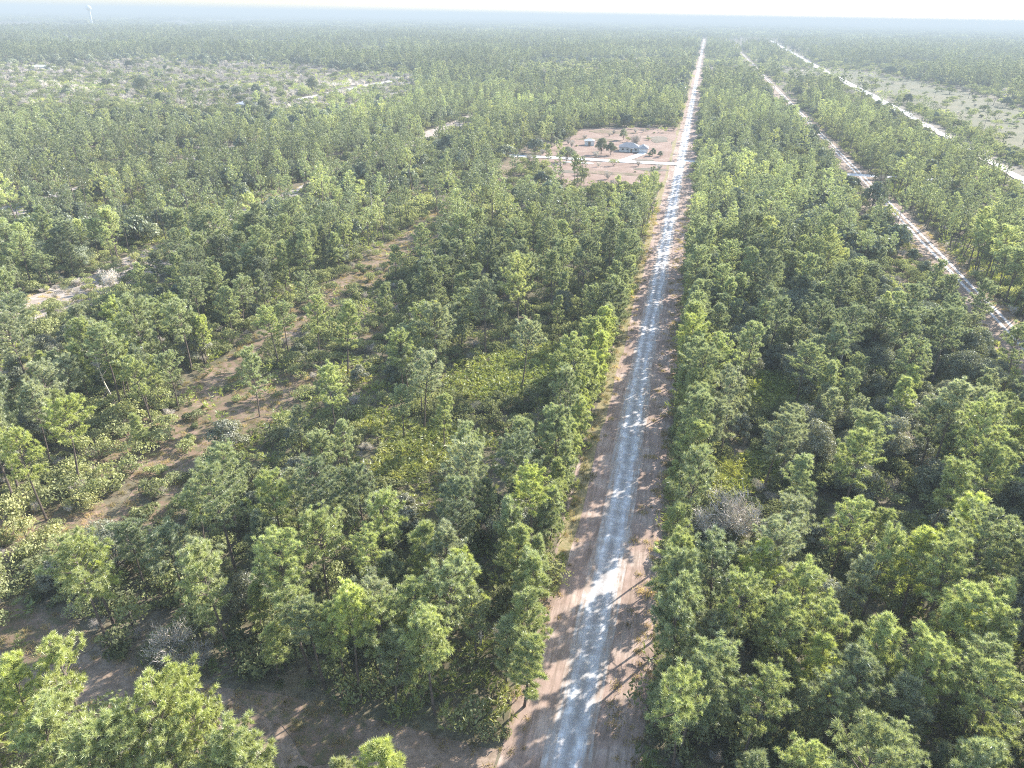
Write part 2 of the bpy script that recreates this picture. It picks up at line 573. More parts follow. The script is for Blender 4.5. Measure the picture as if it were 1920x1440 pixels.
def sheet_geo(verts, z=0.0):
    """flat polygon strip: verts is list of rows, each row (n,2)"""
    rows = [np.asarray(r, float) for r in verts]
    n = len(rows[0])
    V = np.concatenate([np.column_stack([r, np.full(len(r), z)]) for r in rows])
    T = []
    for i in range(len(rows) - 1):
        for k in range(n - 1):
            a = i * n + k
            T += [(a, a + 1, a + n + 1), (a, a + n + 1, a + n)]
    T = np.array(T)
    v0, v1, v2 = V[T[:, 0]], V[T[:, 1]], V[T[:, 2]]
    if np.cross(v1 - v0, v2 - v0)[:, 2].sum() < 0: T = T[:, ::-1]
    return V, T, np.zeros(len(T), int)


def strip(line, wl, wr, z, wob=.4, ws=6.0, seed=0, step=1.5, ends=(0, 0)):
    """road strip along a polyline (N,2), wobbly edges"""
    line = np.asarray(line, float)
    pts, dirs = [], []
    for a, b in zip(line[:-1], line[1:]):
        L = np.hypot(*(b - a)); st = max(step, L / 900)
        n = max(1, int(L / st))
        for k in range(n):
            pts.append(a + (b - a) * k / n); dirs.append((b - a) / L)
    pts.append(line[-1]); dirs.append(dirs[-1])
    P = np.array(pts); D = np.array(dirs)
    for _ in range(3): D[1:-1] = (D[:-2] + D[1:-1] + D[2:]) / 3
    D /= np.linalg.norm(D, axis=1, keepdims=True)
    Nn = np.stack([D[:, 1], -D[:, 0]], 1)
    s = np.cumsum(np.r_[0, np.hypot(*(P[1:] - P[:-1]).T)])
    el = wl + wob * 2 * (fbm(s, s * 0, ws, seed) - .5); er = wr + wob * 2 * (fbm(s, s * 0 + 9, ws, seed + 5) - .5)
    rows = [P - Nn * el[:, None], P, P + Nn * er[:, None]]
    return sheet_geo(rows, z)


def edge_attr(o):
    n = len(o.data.vertices) // 3
    a = o.data.attributes.new('edge', 'FLOAT', 'POINT')
    a.data.foreach_set('value', np.r_[np.ones(n), np.zeros(n), np.ones(n)].astype(np.float32))


def blob_sheet(poly, z, wob=1.5, ws=8, seed=0):
    """irregular-edged patch from a polygon"""
    poly = np.asarray(poly, float); pts = []
    for a, b in zip(poly, np.roll(poly, -1, 0)):
        n = max(2, int(np.hypot(*(b - a)) / max(1.2, wob * .8)))
        n = min(n, 120)
        for k in range(n): pts.append(a + (b - a) * k / n)
    P = np.array(pts)
    for _ in range(2): P = (np.roll(P, 1, 0) + P * 2 + np.roll(P, -1, 0)) / 4
    P[:, 0] += wob * 2 * (fbm(P[:, 0], P[:, 1], ws, seed) - .5); P[:, 1] += wob * 2 * (fbm(P[:, 0], P[:, 1], ws, seed + 3) - .5)
    import bmesh
    bm = bmesh.new()
    f = bm.faces.new([bm.verts.new((x, y, z)) for x, y in P])
    bm.normal_update()
    if f.normal.z < 0: f.normal_flip()
    bmesh.ops.triangulate(bm, faces=[f])
    bm.verts.ensure_lookup_table()
    V = np.array([v.co[:] for v in bm.verts]); bm.verts.index_update()
    T = np.array([[v.index for v in f.verts] for f in bm.faces]); bm.free()
    return V, T, np.zeros(len(T), int)


xs = np.array([-17000, -6000, -2000, -700, -250, -80, 0, 80, 250, 700, 2000, 6000, 17000.])
ys = np.array([-400, -100, 0, 60, 200, 600, 1500, 4000, 9000, 17000.])
gr = mesh_obj('ground', sheet_geo([np.column_stack([xs, np.full(len(xs), y)]) for y in ys]), [ground_mat()])
tag(gr, 'flat brown and green forest floor reaching the horizon', kind='structure')

def streak(m):
    t = m.node_tree
    for n in list(t.nodes):
        if n.type == 'TEX_NOISE' and n.inputs['Scale'].default_value > 1:
            mp = N(t, 'ShaderNodeMapping'); mp.inputs['Scale'].default_value = (1.3, .12, 1)
            src = n.inputs['Vector'].links[0].from_socket
            t.links.new(src, mp.inputs[0]); t.links.new(mp.outputs[0], n.inputs['Vector'])
    return m


M_verge = soil_mat('verge_dirt', [(.3, (.20, .145, .105)), (.5, (.33, .24, .18)), (.68, (.45, .34, .26))], .22, 1.6, .5, (.13, .10, .065))
M_pink = soil_mat('pink_soil', [(.3, (.22, .145, .115)), (.5, (.31, .21, .17)), (.7, (.40, .295, .245))], .12, 1.2, .5, (.19, .15, .095))
M_bare = soil_mat('bare_soil', [(.3, (.13, .10, .06)), (.48, (.24, .165, .12)), (.62, (.34, .24, .185)), (.75, (.42, .33, .27))], .16, .9, .75, (.11, .12, .05))
M_grassy = soil_mat('straw_verge', [(.3, (.20, .18, .085)), (.55, (.34, .27, .15)), (.75, (.42, .33, .21))], .4, 2.0, .5, (.14, .15, .05))
M_sand = soil_mat('white_sand', [(.28, (.42, .38, .35)), (.42, (.60, .58, .56)), (.6, (.74, .73, .72))], .8, 5.0, .22, (.34, .29, .25))
M_sand2 = soil_mat('pale_sand', [(.3, (.28, .23, .19)), (.5, (.42, .36, .31)), (.7, (.58, .52, .48))], .5, 3.0, .3, (.26, .20, .16))
M_marsh = soil_mat('marsh_grass', [(.3, (.075, .085, .04)), (.5, (.125, .115, .06)), (.7, (.185, .155, .095))], .03, .3, .35, (.08, .10, .045))
M_scrub = soil_mat('scrub_soil', [(.3, (.13, .115, .08)), (.5, (.21, .175, .14)), (.72, (.33, .27, .225))], .035, .35, .4, (.09, .10, .05))


LAYER = [0]


def road_mat():
    m, t, p, out = new_mat('worn_road')
    g = N(t, 'ShaderNodeNewGeometry').outputs['Position']
    mp = N(t, 'ShaderNodeMapping'); mp.inputs['Scale'].default_value = (2.6, .16, 1); t.links.new(g, mp.inputs[0])
    white = ramp(t, noise(t, g, .7, 6, .7), [(.3, (.40, .375, .36)), (.5, (.52, .505, .50)), (.66, (.80, .795, .79))])
    dirt = ramp(t, noise(t, g, .5, 5, .7), [(.3, (.25, .18, .14)), (.5, (.38, .29, .23)), (.7, (.50, .41, .35))])
    e = N(t, 'ShaderNodeAttribute'); e.attribute_name = 'edge'
    f = mth(t, 'ADD', e.outputs['Fac'], mth(t, 'MULTIPLY', mth(t, 'SUBTRACT', noise(t, g, .45, 6, .7), .5), 1.3))
    f = mth(t, 'ADD', f, mth(t, 'MULTIPLY', mth(t, 'SUBTRACT', noise(t, mp.outputs[0], 1.0, 3, .6), .5), 1.7))
    rut = ramp(t, mth(t, 'ADD', e.outputs['Fac'], mth(t, 'MULTIPLY', mth(t, 'SUBTRACT', noise(t, g, .25, 2, .5), .5), .25)),
               [(.05, (.72, .69, .67)), (.22, (.92, .91, .90)), (.38, (1.12, 1.13, 1.15)), (.52, (1.08, 1.08, 1.08)), (.66, (.85, .83, .80))])
    white = mix(t, 1.0, white, rut, 'MULTIPLY')
    c = mix(t, ramp(t, f, [(.45, (0, 0, 0)), (1.0, (1, 1, 1))]), white, dirt)
    t.links.new(c, p.inputs['Base Color']); p.inputs['Roughness'].default_value = .8
    p.inputs['Specular IOR Level'].default_value = .25
    return m


M_road = road_mat()


def S(name, geo, mat, label, lift=0.0):
    LAYER[0] += 1; geo[0][:, 2] = .0015 * LAYER[0] + lift
    o = mesh_obj(name, geo, [mat])
    if mat is M_road: edge_attr(o)
    return tag(o, label, kind='structure')


mx, ml, mr = ROADS['main']
S('road_verge', strip([(mx, -40), (mx, 2760)], ml + .8, mr + .6, .004, .9, 7, 1), streak(soil_mat('streaked_verge', [(.3, (.25, .175, .14)), (.5, (.40, .29, .235)), (.68, (.54, .43, .36))], .22, 1.6, .5, (.15, .11, .075))), 'brown dirt verge either side of the white sand road')
S('grass_strip', strip([(mx - ml + .3, 62), (mx - ml + .1, 900)], .9, .9, .008, .5, 9, 2), M_grassy, 'straw coloured grass strip along the road edge')
MLINE = [(mx - .3, -40)] + [at(*p) for p in [(1062, 1438), (1090, 1300), (1122, 1130), (1152, 1000), (1178, 850), (1190, 760), (1206, 660), (1232, 535)]] + [(mx, 300), (mx, 2760)]
S('sand_road', strip(MLINE, 2.15, 2.3, .012, .5, 9, 3, step=1.0), M_road, 'straight white sand road running to the horizon')
ex = ROADS['east'][0]
S('road_verge', strip([(ex, 60), (ex, 2100)], 6.3, 4.6, .004, 1.3, 8, 5), M_verge, 'brown verge of the second sand road')
for k, dx in enumerate((-.2, 1.7)):
    S('sand_track', strip([(ex + dx, 60), (ex + dx, 2100)], .5, .5, .01, .3, 7, 6 + k), M_road, 'worn wheel track of the second sand road')
S('road_verge', strip(R2_LINE[::-1], 9, 7, .006, 2, 14, 8), M_scrub, 'brown verge of the third sand road')
S('sand_road', strip(R2_LINE[:3], 2.6, 2.6, .03, 1.6, 14, 99), M_road, 'near half of the broad road beside the marsh', .3)
S('sand_road', strip(R2_LINE[2:], 4.2, 4.2, .03, 1.2, 20, 9), M_sand, 'broad white sand road crossing the brown marsh', .3)
S('dirt_track', strip([(-10.5, Y0), (-45, Y0 - .3), (-260, Y0 - 1)], 3.5, 3.4, .006, .8, 8, 10), M_verge, 'brown cross track leaving the white road at the bottom')
S('dirt_track', strip([(-80, 47), (-80, 420)], 2.8, 3.0, .006, 1.7, 10, 11), M_bare, 'overgrown pink dirt track in the pine wood')
S('dirt_track', strip([(-143, 60), (-143, 760)], 3.0, 3.4, .006, 1.4, 14, 12), M_sand2, 'pale grey overgrown track further into the wood')
S('dirt_track', strip([(-221, 60), (-221, 400)], 3.2, 3.4, .006, 1.4, 14, 13), M_sand2, 'short pale track at the edge of the wood')
S('dirt_track', strip(DRIVE, .8, .8, .012, .7, 5, 14), M_bare, 'winding pale track joining the pink dirt track', .06)
S('sand_road', strip(L4_LINE, 4.0, 4.0, .03, .6, 12, 15), M_sand, 'short white road across the brown scrub', .3)
S('house_lot', blob_sheet(LOT, .008, 2.0, 14, 16), M_pink, 'bare pink soil lot around the house')
S('dirt_road', strip([(-100, Y1 - 4), (-60, Y1 - 1), (-5.5, Y1)], 3.1, 3.1, .02, .7, 10, 17), M_sand, 'pale cross street passing the house', .2)
S('sand_road', strip([(mx, 357), (mx + 9, 357)], 1.8, 1.8, .024, .4, 5, 171), M_sand, 'short white spur at the crossing')
S('dirt_road', strip([(66, Y1), (122, Y1 - 1)], 2.6, 2.6, .02, .6, 10, 18), M_sand, 'short white cross street in the eastern wood')
S('dirt_road', strip([(-18, Y2), (150, Y2)], 5, 5, .05, 1.0, 30, 19), M_sand2, 'pale cross street near the far end of the road', .3)
S('brown_scrub', blob_sheet(BROWN_L, .012, 16, 90, 21), M_scrub, 'open brown scrub land beyond the wood')
S('marsh', blob_sheet(MARSH, .02, 9, 60, 22), M_marsh, 'open brown grass marsh beyond the third road')
for k, p in enumerate(BARE):
    S('bare_ground', blob_sheet(p, .010 + .0006 * k, 1.6, 9, 30 + k), M_sand2 if k in (2, 5, 7) else M_bare, 'bare pinkish soil between the pines')
for k, (px, py, sx, sy) in enumerate([(640, 157, 42, 14), (40, 182, 60, 12), (1800, 138, 90, 40), (85, 133, 40, 30), (345, 172, 50, 12), (1240, 97, 20, 150), (230, 33, 160, 500), (360, 37, 220, 420),
                                      (1120, 46, 500, 300), (500, 40, 600, 260), (1500, 52, 500, 200), (1750, 56, 500, 260), (330, 60, 90, 60), (860, 75, 70, 50), (1650, 95, 60, 50), (1480, 105, 50, 40), (1370, 53, 150, 90), (60, 33, 160, 380), (700, 47, 320, 300), (1600, 70, 240, 160), (930, 60, 140, 120), (1810, 95, 180, 90)]):
    x, y = at(px, py); th = np.linspace(0, 6.283, 9)[:-1]
    S('sand_patch', blob_sheet(np.stack([x + sx * np.cos(th), y + sy * np.sin(th)], 1), .06 + .002 * k, min(sx, sy) * .3, 40, 50 + k), M_sand2, 'pale bare sand patch far off in the wood', .1)

M_openg = soil_mat('palmetto_ground', [(.3, (.12, .13, .05)), (.5, (.22, .20, .075)), (.7, (.32, .26, .13))], .4, 1.5, .6, (.09, .11, .04))
for k, p in enumerate(OPENINGS):
    S('grass', blob_sheet(p, 0, 2.2, 7, 80 + k), M_openg, 'yellow-green ground of a palmetto opening')

# ------------------------------------------------------------------ prototypes
rngA = np.random.default_rng(11)


class Proto:
    def __init__(s, kind, h, cr, trunk, crown, mt, mc, mco):
        s.kind, s.h, s.cr = kind, h, cr
        s.trunk_me = to_mesh('trunk', trunk, [mt])
        s.crown_me = to_mesh('crown', (crown[0], crown[1], crown[2] * 0), [mco])
        s.full_me = to_mesh(kind, cat_geo(trunk, crown), [mt, mc])


PINES, LOWP, FARP, OAKS, LOWO = [], [], [], [], []
PSPEC = [(15.5, 3.9, .48), (14, 3.5, .42), (13, 3.2, .38), (16, 4.3, .50), (12, 2.8, .35), (14.5, 4.2, .55), (11, 2.5, .30), (13.5, 3.0, .45),
         (9.5, 2.0, .22), (8.5, 1.7, .15), (15, 3.4, .58), (12.5, 3.7, .5)]
for i, (h, cr, fr) in enumerate(PSPEC):
    tr, cw = pine_geo(100 + i, h, cr, fr, nb=int(20 + cr * 7), ntuft=9, nneed=92, tuft=.43, needw=.05)
    PINES.append(Proto('pine_tree', h, cr, tr, cw, M_bark, M_pine, M_pine_o))
for i, (h, cr, fr) in enumerate([(14, 2.9, .48), (12.5, 2.6, .42), (15, 3.1, .55), (11, 2.2, .35), (13.5, 2.5, .5), (9, 1.8, .2)]):
    tr, cw = pine_geo(200 + i, h, cr, fr, nb=22, ntuft=5, nneed=24, tuft=.54, needw=.12, sides=4)
    LOWP.append(to_mesh('pine_low', cat_geo(tr, cw), [M_bark, M_pine]))
for i, (h, cr, fr) in enumerate([(14, 2.6, .45), (12, 2.4, .4), (15, 2.8, .5), (10, 2.2, .3)]):
    tr, cw = pine_geo(300 + i, h, cr, fr, nb=11, ntuft=2, nneed=12, tuft=1.0, needw=.36, sides=3, gap=0)
    FARP.append(to_mesh('pine_far', cat_geo(tr, cw), [M_bark, M_far]))
for i, (h, cr, n) in enumerate([(8, 4.2, 15), (6.5, 3.4, 12), (9, 3.8, 15), (5.5, 3.0, 10), (7.2, 4.8, 17), (4.2, 2.3, 9)]):
    tr, cw = oak_geo(400 + i, h, cr, n, 620, .17)
    OAKS.append(Proto('oak_tree', h, cr, tr, cw, M_obark, M_oak, M_oak_o))
    tr, cw = oak_geo(450 + i, h, cr, n, 70, .6)
    LOWO.append(to_mesh('oak_low', cat_geo(tr, cw), [M_obark, M_oak]))
SHR = [to_mesh('shrub', shrub_geo(500 + i, r, h), [M_shrub, M_obark]) for i, (r, h) in enumerate([(1.3, 1.5), (1.0, 1.1), (1.7, 2.2), (1.4, 2.6), (.8, .9)])]
PAL = [to_mesh('palmetto', palmetto_geo(520 + i), [M_palm]) for i in range(4)]
TW = []
for i in range(4):
    a, b = twig_geo(540 + i); TW.append((a, b))
TWm = [to_mesh('twig_low', cat_geo(a, b), [M_twig]) for a, b in TW]
GRS = [to_mesh('grass', grass_geo(560 + i), [M_straw]) for i in range(3)]


def instancer(name, label, cat, meshes, X, Y, rot, scl, idx, tilt=None):
    col = bpy.data.collections.new(name + '_kinds')
    for i, me in enumerate(meshes):
        col.objects.link(bpy.data.objects.new('%s_kind_%02d' % (name, i), me))
    n = len(X)
    me = bpy.data.meshes.new(name)
    me.vertices.add(n)
    me.vertices.foreach_set('co', np.column_stack([X, Y, np.zeros(n)]).astype(np.float32).ravel())
    r = np.zeros((n, 3), np.float32); r[:, 2] = rot
    r[:, 0] = .06 * np.sin(X * 3.1); r[:, 1] = .06 * np.sin(Y * 2.7)
    s = np.repeat(np.asarray(scl, np.float32)[:, None], 3, 1)
    w_ = 1 + .15 * np.sin(X * 12.3 + Y * 5.1); s[:, 0] *= w_; s[:, 1] *= 2 - w_; s[:, 2] *= 1 + .14 * np.sin(X * 5.7 - Y * 8.3)
    a = me.attributes.new('rot', 'FLOAT_VECTOR', 'POINT'); a.data.foreach_set('vector', r.ravel())
    a = me.attributes.new('scl', 'FLOAT_VECTOR', 'POINT'); a.data.foreach_set('vector', s.ravel())
    a = me.attributes.new('idx', 'INT', 'POINT'); a.data.foreach_set('value', np.asarray(idx, np.int32))
    ob = link(bpy.data.objects.new(name, me))
    ng = bpy.data.node_groups.new(name, 'GeometryNodeTree')
    ng.interface.new_socket('Geometry', in_out='INPUT', socket_type='NodeSocketGeometry')
    ng.interface.new_socket('Geometry', in_out='OUTPUT', socket_type='NodeSocketGeometry')
    gi = ng.nodes.new('NodeGroupInput'); go = ng.nodes.new('NodeGroupOutput')
    ip = ng.nodes.new('GeometryNodeInstanceOnPoints'); ci = ng.nodes.new('GeometryNodeCollectionInfo')
    ci.inputs['Collection'].default_value = col; ci.inputs['Separate Children'].default_value = True; ci.inputs['Reset Children'].default_value = True
    ip.inputs['Pick Instance'].default_value = True

    def attr(nm, ty):
        q = ng.nodes.new('GeometryNodeInputNamedAttribute'); q.data_type = ty; q.inputs[0].default_value = nm
        return [o for o in q.outputs if o.enabled and o.name == 'Attribute'][0]
    L = ng.links.new
    L(gi.outputs[0], ip.inputs['Points']); L(ci.outputs[0], ip.inputs['Instance'])
    L(attr('idx', 'INT'), ip.inputs['Instance Index'])
    e2r = ng.nodes.new('FunctionNodeEulerToRotation')
    L(attr('rot', 'FLOAT_VECTOR'), e2r.inputs[0]); L(e2r.outputs[0], ip.inputs['Rotation'])
    L(attr('scl', 'FLOAT_VECTOR'), ip.inputs['Scale'])
    L(ip.outputs[0], go.inputs[0])
    mo = ob.modifiers.new('scatter', 'NODES'); mo.node_group = ng
    tag(ob, label, cat, kind='stuff')
    return ob


# ------------------------------------------------------------------ trees: the list of (x, y, kind, proto, scale, tone)
TONES = {'yellow-green': (.27, .29, .095), 'bright green': (.235, .255, .11), 'mid green': (.20, .22, .12), 'grey-green': (.21, .22, .145), 'dark green': (.14, .16, .10)}
TN = list(TONES)
trees = []    # dict(x,y,kind,p,s,tone)


def add_tree(x, y, kind, p, s, tone): trees.append((x, y, kind, p, s, tone))


# prominent pines: crown centre in the photo, total height, prototype, tone
HAND = [(370, 1300, 13, 1, 0), (250, 1390, 12.5, 5, 1), (400, 1370, 12.5, 3, 0), (465, 1425, 12, 2, 1), (330, 1440, 12, 0, 1), (130, 1330, 12, 7, 1), (110, 1260, 13, 1, 0), (300, 1330, 14, 3, 0), (450, 1400, 13, 0, 1), (60, 1400, 13, 2, 1), (735, 1425, 11.5, 6, 0), (645, 1450, 8, 8, 1), (200, 1420, 13, 5, 1),
        (20, 1290, 12, 4, 0), (150, 1070, 14.5, 3, 1), (400, 1080, 14, 7, 1), (520, 1060, 14, 0, 1), (600, 1010, 13, 5, 1), (365, 950, 10.5, 11, 1), (40, 850, 14, 3, 0),
        (115, 805, 13.5, 5, 0), (830, 1110, 13, 5, 2), (785, 1240, 8, 8, 1), (985, 1085, 12, 6, 1), (1000, 1150, 11, 4, 1), (985, 1215, 10, 8, 1), (860, 880, 14.5, 0, 3),
        (1290, 900, 15, 7, 2), (1372, 750, 14.5, 5, 3), (1455, 815, 13, 1, 3), (1275, 1070, 14, 2, 2), (1395, 1115, 13.5, 0, 1), (1430, 1070, 12, 4, 0), (1580, 985, 13, 0, 1),
        (1510, 1100, 13, 2, 1), (1650, 1040, 13, 2, 1), (1845, 1030, 15, 3, 2), (1770, 1090, 14, 5, 1), (1890, 1320, 14, 1, 1), (1750, 1260, 12, 11, 1), (1650, 1200, 12.5, 6, 1),
        (1480, 1180, 13, 2, 1), (1300, 1290, 12, 4, 2), (1420, 1320, 12, 1, 1), (1540, 1230, 11, 6, 0), (1860, 1190, 12, 2, 1), (700, 970, 13, 7, 1), (620, 720, 13, 1, 1),
        (960, 970, 12, 6, 2), (470, 690, 12, 2, 2), (590, 590, 13, 1, 1), (980, 640, 13, 5, 3), (790, 700, 14, 0, 3), (510, 940, 13, 2, 1), (260, 700, 13, 1, 1), (420, 560, 12, 4, 1)]
for px, py, h, pi, tone in HAND:
    p = PINES[pi]; s = h / p.h
    x, y = at(px, py, h - p.cr * .8 * s - .5)
    add_tree(x, y, 'pine', pi, s, tone)

placed = np.array([(t[0], t[1]) for t in trees])

# dense young pines along both verges of the main road
rv = np.random.default_rng(5)
for side, xx in ((-1, mx - ml - 1.5), (1, mx + mr + 1.4)):
    y = 47.5 if side < 0 else 41
    while y < 330:
        if side < 0 and y > 262: break
        if fbm(y, side * 40, 24, 7) > (.27 if side < 0 else .12) and not (side > 0 and 70 < y < 82):
            big = rv.random() < (.25 if side < 0 else .72)
            pi = int(rv.choice([0, 2, 7, 10, 4])) if big else int(rv.choice([8, 9, 6, 4]))
            s = rv.uniform(.85, 1.05)
            x = xx + side * (rv.uniform(-.3, .9) + (1.2 if big else 0))
            if np.min(np.hypot(placed[:, 0] - x, placed[:, 1] - y)) > 2.2:
                add_tree(x, y, 'pine', pi, s, int(rv.choice([0, 1, 1, 2] if side < 0 else [0, 1, 2, 2])))
        y += rv.uniform(1.9, 3.3) * (1 if y < 200 else 1.3)
for k_, (x_, y_) in enumerate([(-17.5, 43.4), (-19.6, 44.6), (-21.2, 43.0), (-23.4, 44.2), (-25.0, 42.9), (-27.3, 44.4), (-29.2, 43.2), (-31.5, 44.8), (-20.4, 46.9), (-24.2, 47.2)]):
    add_tree(x_, y_, 'pine', [10, 7, 4, 0, 10, 7, 10, 1, 7, 5][k_], [.86, .9, .85, .8, .9, .8, .78, .86, .9, .8][k_], [1, 1, 2, 1, 0, 1, 2, 1, 1, 3][k_])
for y in np.arange(118, 520, 3.6):
    if fbm(y, 7, 30, 3) > .3:
        add_tree(ex + 4.9 + rv.uniform(-.3, 1.6), y + rv.uniform(-1, 1), 'pine', int(rv.choice([0, 2, 3, 7, 10, 1])), rv.uniform(.9, 1.1), int(rv.choice([2, 3, 3, 4])))
placed = np.array([(t[0], t[1]) for t in trees])

# the rest of the wood out to 620 m
def dens(x, y, z):
    d = .28 + 1.0 * (fbm(x, y, 26, 31) - .27)
    d = np.where((x > 3) & (x < 66) & (y < 330), d + .28, d)
    d = np.where((x > 3) & (y < 75), d + .15, d)
    d = np.where(x < -85, d - .02, d)
    d = np.where(z == 1, .16, d); d = np.where(z == 2, .05, d); d = np.where(z == 3, .04 + .14 * (fbm(x, y, 60, 44) > .52), d); d = np.where(z == 4, .015, d)
    return d


def veil(x, y, h):
    """0..1: share of a tree of height h that would stand before ground the photo shows open"""
    n = 0
    for q in (.35, .6, .85, 1.0):
        k = H / (H - h * q); X_, Y_ = x * k, y * k
        s_ = inside(LOT, X_, Y_) | ((np.abs(X_ - ex - .5) < 3.6) & (Y_ < 2100) & ~((Y_ > 225) & (Y_ < 325)))
        s_ = s_ | (inside(MARSH, X_, Y_) | inside(BROWN_L, X_, Y_) | (seg_dist(R2_LINE, X_, Y_) < np.where(Y_ > 700, 18, 8)) & ~((Y_ > 395) & (Y_ < 500)))
        s_ = s_ | ((np.abs(Y_ - Y1) < 6) & (np.abs(X_ - 94) < 28)) | (seg_dist(L4_LINE, X_, Y_) < 14) | (seg_dist(DRIVE, X_, Y_) < 1.6)
        s_ = s_ | ((np.abs(Y_ - Y0) < 3.4) & (X_ < -10) & (X_ > -27))
        for p_ in BARE + OPENINGS: s_ = s_ | inside(p_, X_, Y_)
        n = n + s_ / 4
    return n


X, Y = jitter_grid(-620, 420, -12, 640, 3.9, rngA)
keep = frame_mask(X, Y)
X, Y = X[keep], Y[keep]
Z = zone(X, Y); cd = clear_dist(X, Y)
u = rngA.random(len(X))
ok = (cd > 1.4) & (u < dens(X, Y, Z))
X, Y, Z, cd = X[ok], Y[ok], Z[ok], cd[ok]
oakp = np.where((X > 3) & (X < 70) & (Y > 62), .42, .14) + .55 * (fbm(X, Y, 45, 61) - .5)
oakp = np.where(Z == 3, .5, oakp)
bright = fbm(X, Y, 40, 71)
bright = np.where(X > 3, bright - .14 - .10 * (Y > 80), bright + .03) 
VO, VP, VS = veil(X, Y, 6.0), veil(X, Y, 12.5), veil(X, Y, 4.5)
FEAT = [(1385, 965, 70, 1), (320, 1210, 45, 1), (1700, 850, 50, 1), (1610, 1010, 25, 1), (205, 525, 40, 1), (930, 950, 30, 1), (1400, 880, 60, 1), (960, 690, 90, 1)]
FP = np.array([[f_[0], f_[1], f_[2], math.hypot(*at(f_[0], f_[1]))] for f_ in FEAT] + [[h_[0], h_[1], 30 if h_[1] > 700 else 22, math.hypot(*at(h_[0], h_[1], h_[2] * .7))] for h_ in HAND])
for i in range(len(X)):
    x, y = X[i], Y[i]
    q_ = project([(x, y, 9.5)])[0][0]; dq = math.hypot(x, y)
    if np.any((np.hypot(FP[:, 0] - q_[0], (FP[:, 1] - q_[1]) * .8) < FP[:, 2] + 12) & (dq < FP[:, 3] + 1)): continue
    if np.min(np.hypot(placed[:, 0] - x, placed[:, 1] - y)) < 3.0: continue
    b = bright[i] + rngA.normal(0, .13)
    isok = rngA.random() < oakp[i]
    if (VO if isok else VP)[i] > .2 and rngA.random() < .87:
        if isok or VS[i] > .2 or rngA.random() < .5: continue
        isok = True; small = True
    else: small = False
    if isok:
        pi = int(rngA.choice([0, 1, 2, 3, 4, 5], p=[.12, .22, .12, .24, .08, .22]))
        if small: pi = 5
        add_tree(x, y, 'oak', pi, rngA.uniform(.75, 1.1), 4 if b < .34 else (3 if b < .62 else 2))
    else:
        pi = int(rngA.choice(12, p=[.10, .11, .12, .06, .12, .05, .12, .10, .07, .04, .05, .06]))
        tone = 0 if b > (.72 if x > 3 else .63) else 1 if b > .50 else 2 if b > .38 else 3 if b > .24 else 4
        add_tree(x, y, 'pine', pi, rngA.uniform(.68, 1.1), tone)

A = np.array([(t[0], t[1], t[3], t[4], t[5]) for t in trees])
isoak = np.array([t[2] == 'oak' for t in trees])
ph = np.array([(OAKS[t[3]].h if t[2] == 'oak' else PINES[t[3]].h) * t[4] for t in trees])
Pp, dd = project(np.column_stack([A[:, 0], A[:, 1], ph * .78]))
inframe = (Pp[:, 0] > 5) & (Pp[:, 0] < 1915) & (Pp[:, 1] > 0) & (Pp[:, 1] < 1436) & (dd > 0)
individual = np.zeros(len(trees), bool)
for kind, lim in ((False, 300), (True, 120)):
    ids = np.where(inframe & (isoak == kind))[0]
    ids = ids[np.argsort(dd[ids])][:lim]
    individual[ids] = True


def place_words(x, y):
    if mx < x < mx + mr + 4: return 'on the verge opposite the house'
    if mx - ml - 4 < x < mx: return 'on the road verge, house side'
    if x > ex: return 'beyond the second sand road'
    if x > mx: return 'between the two sand roads'
    if y < Y0: return 'before the dirt cross track'
    if x > -80: return 'between white road and pink track'
    return 'beyond the pink track'


ONES = 'zero one two three four five six seven eight nine ten eleven twelve thirteen fourteen fifteen sixteen seventeen eighteen nineteen'.split()
TENS = 'x x twenty thirty forty fifty sixty seventy eighty ninety'.split()


def say(n):
    n = int(round(n))
    if n > 99: n = 99
    if n < 20: return ONES[max(n, 0)]
    return TENS[n // 10] + ('-' + ONES[n % 10] if n % 10 else '')


seen_labels = set()


def tree_label(kind, tone, size, x, y, P):
    for ox, oy in ((0, 0), (.5, 0), (0, .5), (-.5, 0), (0, -.5), (.5, .5), (-.5, -.5), (1, 0), (0, 1)):
        lab = '%s %s %s %s, %s percent across, %s percent down' % (size, tone, kind, place_words(x, y), say(P[0] / 19.2 + ox), say(P[1] / 14.4 + oy))
        if lab not in seen_labels: break
    seen_labels.add(lab)
    return lab


firsts = {}


def build_tree(kind, protos, pi, x, y, s, rz, tone, P, name, group):
    p = protos[pi]
    key = (kind, pi)
    h = p.h * s
    e = empty(name, (x, y, 0), rz)
    w_ = 1 + .16 * math.sin(x * 12.3 + y * 5.1)
    e.scale = (s * w_, s * (2 - w_), s)
    e.rotation_euler = (R(3.5) * math.sin(x * 3.1), R(3.5) * math.sin(y * 2.7 + x), rz)
    if key not in firsts:
        tr = link(bpy.data.objects.new('trunk', p.trunk_me), e)
        cr = link(bpy.data.objects.new('crown', p.crown_me), e)
        firsts[key] = (tr, cr)
    else:
        tr, cr = (o.copy() for o in firsts[key])
        link(tr, e); link(cr, e)
    c = TONES[TN[tone]]
    if kind == 'oak': c = tuple(v * f_ for v, f_ in zip(c, (.72, .68, .80)))
    j = 1 + .12 * math.sin(x * 7.1 + y * 3.3)
    cr.color = (c[0] * j, c[1] * j, c[2] * j, 1)
    size = ('tall' if h > 13.6 else 'small' if h < 9.5 else 'medium') if kind == 'pine' else ('large' if h > 7.4 else 'low' if h < 5 else 'rounded')
    tag(e, tree_label(kind, TN[tone], size, x, y, P), kind if kind == 'pine' else 'oak', group)
    return e


